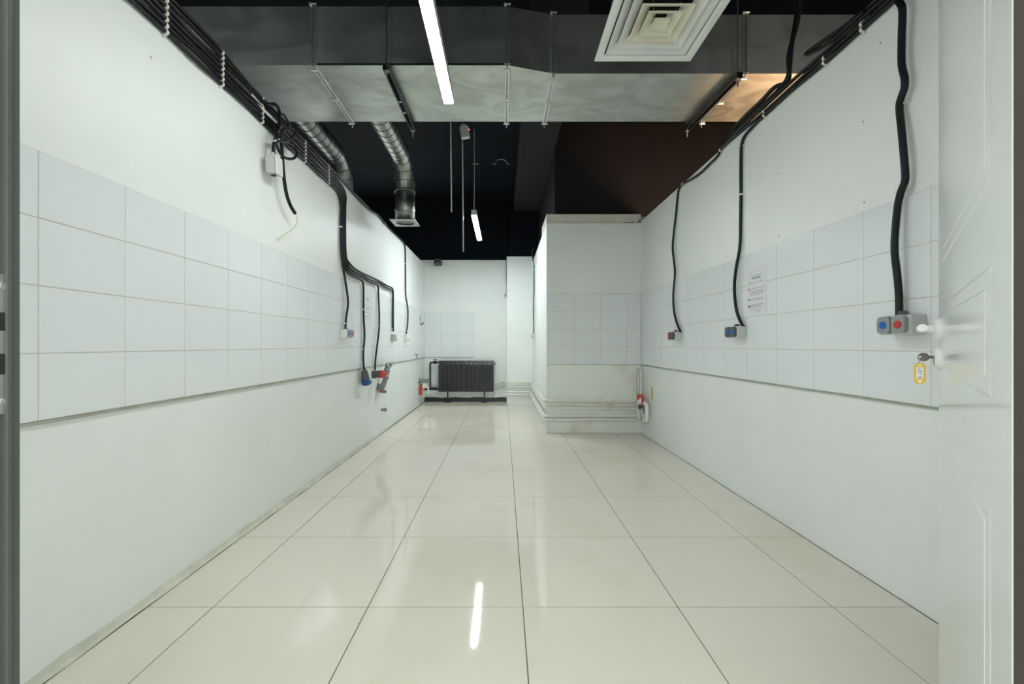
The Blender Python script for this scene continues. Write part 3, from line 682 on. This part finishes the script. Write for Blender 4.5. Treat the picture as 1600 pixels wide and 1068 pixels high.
small_socket(6.02, 1.110, 'small white socket farthest along the cable wall', 'white_plastic', 'white_plastic')

# ------------------------------------------------------------------ notices
def notice(wall, y0, y1, z0, z1, label, detail):
    sgn = 1 if wall == 'L' else -1; x0 = XL+tt if wall == 'L' else XR-tt
    t = tag(empty('notice', (x0, (y0+y1)/2, z0)), label, 'notice', 'instruction notices on the tiles'); W = y1-y0; H = z1-z0
    # in-plane coordinates: u to the reader's right, v up
    us = -1 if wall == 'R' else 1
    def P(u, v, d): return Vector((sgn*d, us*(u-W/2), v))
    bm = prism([(0,0),(W,0),(W,H),(0,H)], .0003, .0016, lambda u,v,q: P(u,v,q)); obj('sheet', bm, 'paper', t)
    def bars(name, rects, m, d=.0021, kind=None):
        b = bmesh.new()
        for u0,v0,u1,v1 in rects: prism([(u0,v0),(u1,v0),(u1,v1),(u0,v1)], .0017, d, lambda u,v,q: P(u,v,q), b)
        obj(name, b, m, t, kind=kind)
    def words_line(v, u0, u1, th=.0035):
        out = []; u = u0
        while u < u1:
            ln = random.uniform(.006,.022); out.append((u, v, min(u+ln,u1), v+th)); u += ln+.0035
        return out
    R = [(.045,H-.058,.045+.118,H-.055)]
    R = words_line(H-.055, .045, .165, .004)
    for v, a, b_ in ((.203,.045,.178),(.168,.050,.186),(.152,.045,.180),(.144,.045,.182),(.136,.045,.176),(.128,.045,.150),(.104,.048,.182),(.096,.045,.178),(.068,.062,.182),(.060,.058,.150),(.052,.058,.188),(.036,.040,.158),(.022,.095,.150)):
        R += words_line(H*v/.297, a, b_, .003)
    bars('text_lines', R, 'ink', kind='stuff'); bars('title_bar', [(.060,H-.071,.148,H-.064)], 'teal')
    def dot(u, v, m): 
        o_ = P(u,v,.0017); obj('dot', lathe(o_,(sgn,0,0),[(0,.0075),(.0006,.0072)],16), m, t)
    dot(.028,H*.168/.297,'red'); dot(.028,H*.103/.297,'blue'); dot(.024,H*.062/.297,'red'); dot(.041,H*.062/.297,'blue'); dot(.027,H*.206/.297,'yellow')
    for u in (.02, W-.03):
        obj('tape', prism([(u,H-.006),(u+.026,H-.004),(u+.026,H+.004),(u,H+.002)], .0018, .0025, lambda a,b_,q: P(a,b_,q)), 'white_plastic', t)
notice('R', 2.556, 2.764, 1.195, 1.500, 'white notice with red and blue dots beside the two-blue-button box', True)
notice('L', 4.265, 4.475, 1.235, 1.545, 'white notice with small print between cables on the cable wall', True)

# ------------------------------------------------------------------ plugs and drain fittings on the long wall
p = LW(4.15, .72, .05); t = tag(empty('plug', p), 'grey plug with blue front hanging from its cable', 'plug')
obj('grip', rotbm(lathe((0,0,.06),(0,.25,-1),[(0,.013),(.012,.018),(.03,.030),(.085,.038),(.10,.038)],18), 0), 'darkgrey', t, smooth=True)
obj('body', lathe((0,.022,-.030),(0,.30,-1),[(0,.040),(.012,.042),(.055,.042),(.07,.036)],20), 'plugblue', t, smooth=True)
obj('cover_lug', box((.005,.055,-.095),(.035,.115,-.062), .006), 'plugblue', t)
obj('latch', box((-.02,-.055,-.045),(.03,-.028,.045), .006), 'darkgrey', t)
p = LW(4.56, .700, .0); t = tag(empty('plug', p), 'dark grey socket with red plug sticking out of the wall', 'plug')
obj('grip', lathe((.0,0,0),(1,0,0),[(0,.034),(.006,.038),(.085,.038),(.090,.036)],20), 'darkgrey', t, smooth=True)
obj('body', lathe((.090,0,0),(1,.1,0),[(0,.042),(.012,.042),(.030,.038),(.040,.024)],20), 'red', t, smooth=True)
obj('tip', lathe((.130,0.003,0),(1,.1,0),[(0,.018),(.020,.014)],14), 'red', t)
obj('elbow', box((.004,-.022,-.044),(.040,.022,-.034), .004), 'darkgrey', t)
t = tag(empty('drain_elbows', LW(5.1,.5,0)), 'grey plastic drain pipe of several elbows rising from the wall', 'pipe'); o0 = Vector(LW(5.1,.5,0))
def rel(p): return Vector(p)-o0
path = [LP(591,607,.02), LP(596,605,.05), LP(600,598,.07), LP(602.5,589,.075), LP(604,581,.075), LP(605,575,.075), LP(607,570.5,.085), LP(608.5,570,.10)]
path = [rel(q) for q in path]
obj('bent_pipe', tube(spline(path,6), .029, 20), 'pvc', t, smooth=True)
sp_ = spline(path,6)
for k in (7, 18, 26, 35):
    d = (sp_[k+1]-sp_[k-1]).normalized(); obj('socket_ring', lathe(sp_[k]-d*.02, d, [(0,.030),(.004,.035),(.034,.035),(.04,.030)], 22), 'pvc', t, smooth=True)
obj('ring', lathe(rel(LP(608.5,570,.10)),(1,-.5,.2),[(0,.034),(.012,.034),(.012,.026),(.001,.026)],24), 'plastic', t)
obj('red_seal', lathe(rel(LP(593,608.5,.02)),(1,.0,-.4),[(0,.022),(.03,.022)],18), 'red', t)
obj('stub', lathe(rel(LP(593,611.5,.0)),(1,0,0),[(0,.015),(.035,.015),(.037,.019),(.075,.019)],20), 'pvc', t, smooth=True)
obj('wall_disc', lathe(rel(LP(590.5,603.5,.0)),(1,0,0),[(0,.034),(.02,.034),(.024,.028)],22), 'pvc', t)
q = LP(595.5,639.8,.0); o = obj('drain_stub', lathe(q,(1,0,0),[(0,.016),(.028,.016),(.030,.020),(.062,.020),(.062,.015),(.05,.014)],20), 'pvc', None, smooth=True); tag(o, 'short grey drain stub low on the cable wall', 'pipe')
# hook-like grey bracket and tiny hook in the far corner
o = empty('wall_bracket', LW(7.15,1.36,tt)); tag(o, 'narrow grey metal bracket on the tiles in the far corner', 'bracket')
obj('plate', box((0,-.025,-.02),(.012,.025,.14), .003, 1), 'steel', o); obj('hook', tube(fillet([(.006,0,.0),(.045,0,-.005),(.05,0,.03)],.01), .008, 8), 'nickel', o)
o = obj('wall_hook', tube(fillet([LW(6.75,.86,tt),LW(6.75,.86,.035),LW(6.75,.80,.035)],.01), .006, 8), 'nickel'); tag(o, 'tiny metal hook low on the tiles by the far corner', 'hook')
# red valve cluster in the far corner
cv = Vector((XL+.07, 7.08, .34)); t = tag(empty('stop_valve', cv), 'red-handled stop valve with grey coupling in the far corner', 'valve')
obj('coupling', lathe((-.07,.0,.075),(1,.1,0),[(0,.040),(.02,.040),(.022,.032),(.13,.032),(.132,.038),(.16,.038)],18), 'pvc', t, smooth=True)
obj('handle', box((-.055,-.06,-.16),(-.005,-.03,.0), .012), 'red', t)
obj('body', lathe((-.07,0,-.02),(1,0,0),[(0,.03),(.06,.03),(.065,.04),(.10,.04),(.105,.026),(.14,.026)],16), 'pipe', t)
obj('stem', cyl((-.03,-.05,.0),(-.03,.02,.01), .020, 12), 'darkgrey', t)
obj('down_pipe', tube(fillet([(.05,0,.0),(.085,0,-.04),(.085,0,-.14)],.03), .016, 10), 'pipe', t)

# ------------------------------------------------------------------ radiator
x0, x1 = -1.128, -.163; n = 12; sw = (x1-x0)/n; RY = YB-.10
rad = tag(empty('radiator', (x0, RY, 0)), 'black sectional radiator with white paint splashes on two feet', 'radiator')
zb_, zt_ = .185, .735
bm = box((.0012,-.048,zb_+.006),(sw-.0012,-.030,zt_-.075), .002, 1)          # front plate
box((.026,-.030,zb_+.02),(sw-.026,.030,zt_-.03), .004, 1, bm)               # water column
box((.006,.030,zb_+.01),(sw-.006,.044,zt_-.05), .003, 1, bm)                # rear plate
hexa([(.008,-.046,zt_-.075),(sw-.008,-.046,zt_-.075),(sw-.008,-.030,zt_-.075),(.008,-.030,zt_-.075),(.012,-.028,zt_-.030),(sw-.012,-.028,zt_-.030),(sw-.012,-.010,zt_-.030),(.012,-.010,zt_-.030)], bm)
hexa([(.001,-.040,zt_-.034),(sw-.001,-.040,zt_-.034),(sw-.001,.040,zt_-.034),(.001,.040,zt_-.034),(.001,-.026,zt_-.002),(sw-.001,-.026,zt_-.002),(sw-.001,.036,zt_-.002),(.001,.036,zt_-.002)], bm)
sec = obj('radiator_section', bm, 'black', rad); sec.location = (0,0,0)
for k in range(1, n): inst('radiator_section', sec.data, rad, (k*sw,0,0))
for xx in (.155, .80):
    obj('foot', box((xx-.012,-.012,.006),(xx+.012,.012,zb_+.02), .003, 1, box((xx-.05,-.06,0),(xx+.05,.04,.008))), 'blackplain', rad)
obj('end_plug', lathe((x1-x0,0,zt_-.05),(1,0,0),[(0,.026),(.012,.026),(.014,.018),(.03,.016)],8), 'blackplain', rad)
b = tube(fillet([(.0,.0,zt_-.032),(-.15,.0,zt_-.032),(-.152,.0,zt_-.06),(-.152,.0,.25),(-.03,.0,.245)],.035), .016, 12); obj('supply_pipe', b, 'blackplain', rad, smooth=True)
b = lathe((-.10,0,zt_-.032),(1,0,0),[(0,.022),(.02,.028),(.05,.028),(.07,.022)],10); cyl((-.065,0,zt_-.02),(-.065,-.01,zt_+.02), .008, 8, b); box((-.10,-.018,zt_+.012),(-.03,-.002,zt_+.022), .002, 1, b); obj('valve', b, 'blackplain', rad)
b = tube([(-.26,.0,.235),(0.0,.0,.232)], .018, 12); obj('return_pipe', b, 'blackplain', rad)

# ------------------------------------------------------------------ heating pipes round the boxed-out wall
def hpipe(k, z, r, label, tail, start_x=-1.30, dzb=-.055, m='pipe', grp='cream heating pipes round the boxed-out wall'):
    d = r+.016
    P = []
    if start_x is not None: P += [(start_x,YB-d,z+dzb),(-.12,YB-d,z+dzb),(XC-d-.03,YB-d,z+dzb*.1)]
    P += [(XC-d if start_x is not None else XC-.012,YB-d if start_x is not None else YC-d,z)] if start_x is not None else []
    P += [(XC-d,YC-d,z) if start_x is not None else (XC-.03,YC-d,z+.012), (XK-d,YC-d,z), (XK-d,YR-d,z)]
    P += tail
    o = obj('heating_pipe', tube(fillet(P,.035,5), r, 12), m, None, smooth=True); return tag(o, label, 'pipe', grp)
d = .0275
hpipe(0, .379, .0105, 'uppermost cream heating pipe running round the boxed-out wall', [(1.512,YR-d,.362),(1.512,YR-d,.745),(XR-.025,YR-d,.745),(XR-.025,YR-.075,.735),(XR-.025,YR-.075,.43)])
hpipe(1, .338, .0105, 'middle one of the three thin cream heating pipes', [(1.549,YR-d,.321),(1.549,YR-d,.705),(XR-.014,YR-d-.004,.705)])
hpipe(2, .297, .0105, 'lowest one of the three thin cream heating pipes', [(XR-.10,YR-d,.282),(XR-.05,YR-.06,.285)])
hpipe(3, .205, .0145, 'upper one of the two thick white pipes near the floor', [(XR-.02,YR-.03,.205)], start_x=None, m='pipe2', grp='thick white pipes near the floor')
hpipe(4, .160, .0150, 'lower one of the two thick white pipes near the floor', [(XR-.02,YR-.03,.160)], start_x=None, m='pipe2', grp='thick white pipes near the floor')
# pipe brackets on the boxed-out wall
for xx in (.815,):
    t = tag(empty('pipe_bracket', (xx,YR,.33)), 'white clamp holding the three thin pipes', 'bracket')
    for z in (.372-.33,.332-.33,.293-.33): obj('clamp_ring', lathe((-.009,-.0265,z),(1,0,0),[(0,.0155),(.018,.0155)],16), 'pipe', t)
    obj('back_plate', box((-.008,-.010,-.06),(.008,0,.065), .002, 1), 'pipe', t)
# valve cluster at the corner of the boxed-out wall
cv = Vector((XR-.05,4.66,.33)); t = tag(empty('stop_valve', cv), 'white stop valves with orange-red handle in the corner by the pipes', 'valve')
obj('handle', tube(fillet([(-.02,.12,.06),(-.02,.12,.125),(-.02,-.02,.125),(-.02,-.02,.03)],.03), .014, 8), 'red', t)
obj('valve_body', lathe((0,.16,.05),(0,-1,0),[(0,.022),(.03,.022),(.035,.034),(.10,.034),(.105,.022),(.20,.022)],16), 'pipe2', t, smooth=True)
obj('loop_pipe', tube(fillet([(0,-.02,.05),(0,-.10,.05),(0,-.10,-.14),(0,.0,-.14)],.05), .020, 12), 'pipe2', t, smooth=True)
obj('slant_pipe', tube([(0,.16,-.02),(0,-.03,-.10)], .018, 12), 'pipe2', t, smooth=True)
obj('valve_body', lathe((0,.18,-.01),(0,-1,-.3),[(0,.022),(.03,.032),(.07,.032),(.09,.022)],16), 'pipe', t, smooth=True)
obj('valve_cap', lathe((-.02,.03,.0),(-1,0,0),[(0,.025),(.03,.025),(.034,.018)],14), 'darkgrey', t)
obj('drop_pipe', tube([(0,.17,.05),(0,.17,-.16)], .016, 12), 'pipe2', t)
q = RP(1019,614,.0); o = obj('sticker', prism([(-.020,-.07),(.020,-.07),(.024,0),(.020,.07),(-.020,.07),(-.024,0)], .0, .0012, lambda u,v,s_: Vector((XR-s_, q.y+u, q.z+v))), 'wire'); tag(o, 'small yellow sticker on the wall above the corner valves', 'sticker')

# ------------------------------------------------------------------ opened door
HX, HY = .462, .387; ANG = math.atan2(.738,.675)
door = empty('door_1', (HX,HY,0), ANG); tag(door, 'white panelled door leaf standing open towards the room', 'door', kind='structure')
DL = .85; DTK = .04; DTOP = 2.06
obj('leaf', box((.002,-DTK,.008),(DL,0,DTOP), .0015, 1), 'door', door)
for z0, z1 in ((.16,.838),(.955,1.105),(1.195,1.93)):
    for ins_, h0, h1 in ((0,.0,.0010),(.030,.0,.0018)):
        a, b_, c_, d_ = .112+ins_, .735-ins_, z0+ins_*.7, z1-ins_*.7; bv = .006
        bm = hexa([(a,h0,c_),(b_,h0,c_),(b_,h0,d_),(a,h0,d_),(a+bv,h1,c_+bv),(b_-bv,h1,c_+bv),(b_-bv,h1,d_-bv),(a+bv,h1,d_-bv)])
        obj('door_panel', bm, 'door', door)
for z in (.25, 1.85):
    obj('hinge', cyl((-.004,-.044,z),(-.004,-.044,z+.10), .007, 12), 'steel', door)
hh = obj('handle', lathe((.79,0,1.052),(0,1,0),[(0,.026),(.006,.026),(.010,.022),(.0105,.0085),(.028,.0078)],24), 'white_plastic', door, smooth=True)
obj('lever', tube(fillet([(.79,.026,1.052),(.79,.033,1.052),(.68,.034,1.052)],.008), .0080, 14), 'white_plastic', hh, smooth=True)
hh = obj('lock_rose', lathe((.79,0,.985),(0,1,0),[(0,.026),(.006,.026),(.010,.021)],24), 'white_plastic', door, smooth=True)
obj('lock_cylinder', box((.784,.006,.968),(.796,.0125,.993), .003, 2), 'steel', hh)
obj('latch_plate', box((DL-.0005,-.032,.93),(DL+.0015,-.008,1.13)), 'steel', door)
# key and tag
def DP(tx, n_, z): c, s_ = math.cos(ANG), math.sin(ANG); return Vector((HX+tx*c-n_*s_, HY+tx*s_+n_*c, z))
key = empty('door_key', DP(.79,.0125,.987), ANG); tag(key, 'round-headed metal key stuck in the door lock', 'key')
fr = lambda u,v,q: Vector((q,u,v))
obj('blade', prism([(0,-.0030),(.0065,-.0030),(.0065,.0030),(0,.0030)], -.0012, .0012, fr), 'nickel', key)
bow = []
for k in range(28):
    a = 2*PI*k/28; bow.append((.0155+.0102*math.cos(a), .0098*math.sin(a)))
b = bmesh.new()
# ring-shaped bow with an eye near its end
eye = [(.0215+.0024*math.cos(2*PI*k/28), .0005+.0026*math.sin(2*PI*k/28)) for k in range(28)]
A = [[b.verts.new(fr(u,v,q)) for u,v in bow] for q in (-.0012,.0012)]; E = [[b.verts.new(fr(u,v,q)) for u,v in eye] for q in (-.0012,.0012)]
for k in range(28):
    j = (k+1)%28
    b.faces.new((A[0][k],A[0][j],E[0][j],E[0][k])); b.faces.new((A[1][k],E[1][k],E[1][j],A[1][j])); b.faces.new((A[0][k],A[1][k],A[1][j],A[0][j])); b.faces.new((E[0][k],E[0][j],E[1][j],E[1][k]))
obj('bow', b, 'nickel', key)
TN = .0125+.0215; tagc = DP(.79, TN, .9795)
kt = empty('key_tag', tagc, ANG); tag(kt, 'yellow plastic key tag with a lettered insert hanging from the key', 'key tag')
ringp = [Vector((.003*math.sin(a*1.0)*0, .0048*math.cos(a), .0012+.0075*math.sin(a))) for a in [2*PI*k/20 for k in range(21)]]
ringp = [Vector((.0035*math.cos(a), .001, .0005+.0085*math.sin(a))) for a in [2*PI*k/20 for k in range(21)]]
obj('ring', tube(ringp, .0008, 6, cap=False), 'steel', kt)
W2, H2, rc = .0100, .0240, .0078
def rounded(w_, h_, r_, n_=6):
    out = []
    for cx, cz, a0 in ((w_-r_,h_-r_,0),(-w_+r_,h_-r_,PI/2),(-w_+r_,-h_+r_,PI),(w_-r_,-h_+r_,1.5*PI)):
        out += [(cx+r_*math.cos(a0+PI/2*k/n_), cz+r_*math.sin(a0+PI/2*k/n_)) for k in range(n_+1)]
    return out
zc = -.0305
ft = lambda u,v,q: Vector((q,u,v+zc))
obj('tag_body', prism(rounded(W2,H2,rc), -.0016, .0016, ft), 'yellow', kt)
obj('label_insert', prism([(-.0056,-.0120),(.0056,-.0120),(.0056,.0145),(-.0056,.0145)], -.0021, -.0016, ft), 'paper', kt)
obj('hole', prism([(.0035*math.cos(2*PI*k/14), -.0185+.0028*math.sin(2*PI*k/14)) for k in range(14)], -.0019, -.0016, ft), 'paper', kt)
obj('hole', prism([(.0022*math.cos(2*PI*k/14), .0195+.0018*math.sin(2*PI*k/14)) for k in range(14)], -.0019, -.0016, ft), 'paper', kt)
cu = bpy.data.curves.new('lettering', 'FONT'); cu.body = '\u0426\u0415\u0425 8'; cu.size = .0088; cu.align_x = 'CENTER'; cu.align_y = 'CENTER'; cu.extrude = .0001
ob = bpy.data.objects.new('lettering_tmp', cu); COL.objects.link(ob); bpy.context.view_layer.update()
me = bpy.data.meshes.new_from_object(ob.evaluated_get(bpy.context.evaluated_depsgraph_get())); bpy.data.objects.remove(ob)
me.materials.clear(); me.materials.append(M['ink_dark'])
lt = bpy.data.objects.new('lettering', me); COL.objects.link(lt); lt.parent = kt
# text faces the viewer (local -x); reads downwards: text x -> -z, text up -> screen right
# local +y of the tag points to the viewer's left, so screen right is -y
lt.matrix_local = Matrix(((0,0,-1,-.0024),(0,-1,0,0),(-1,0,0,zc+.001),(0,0,0,1)))
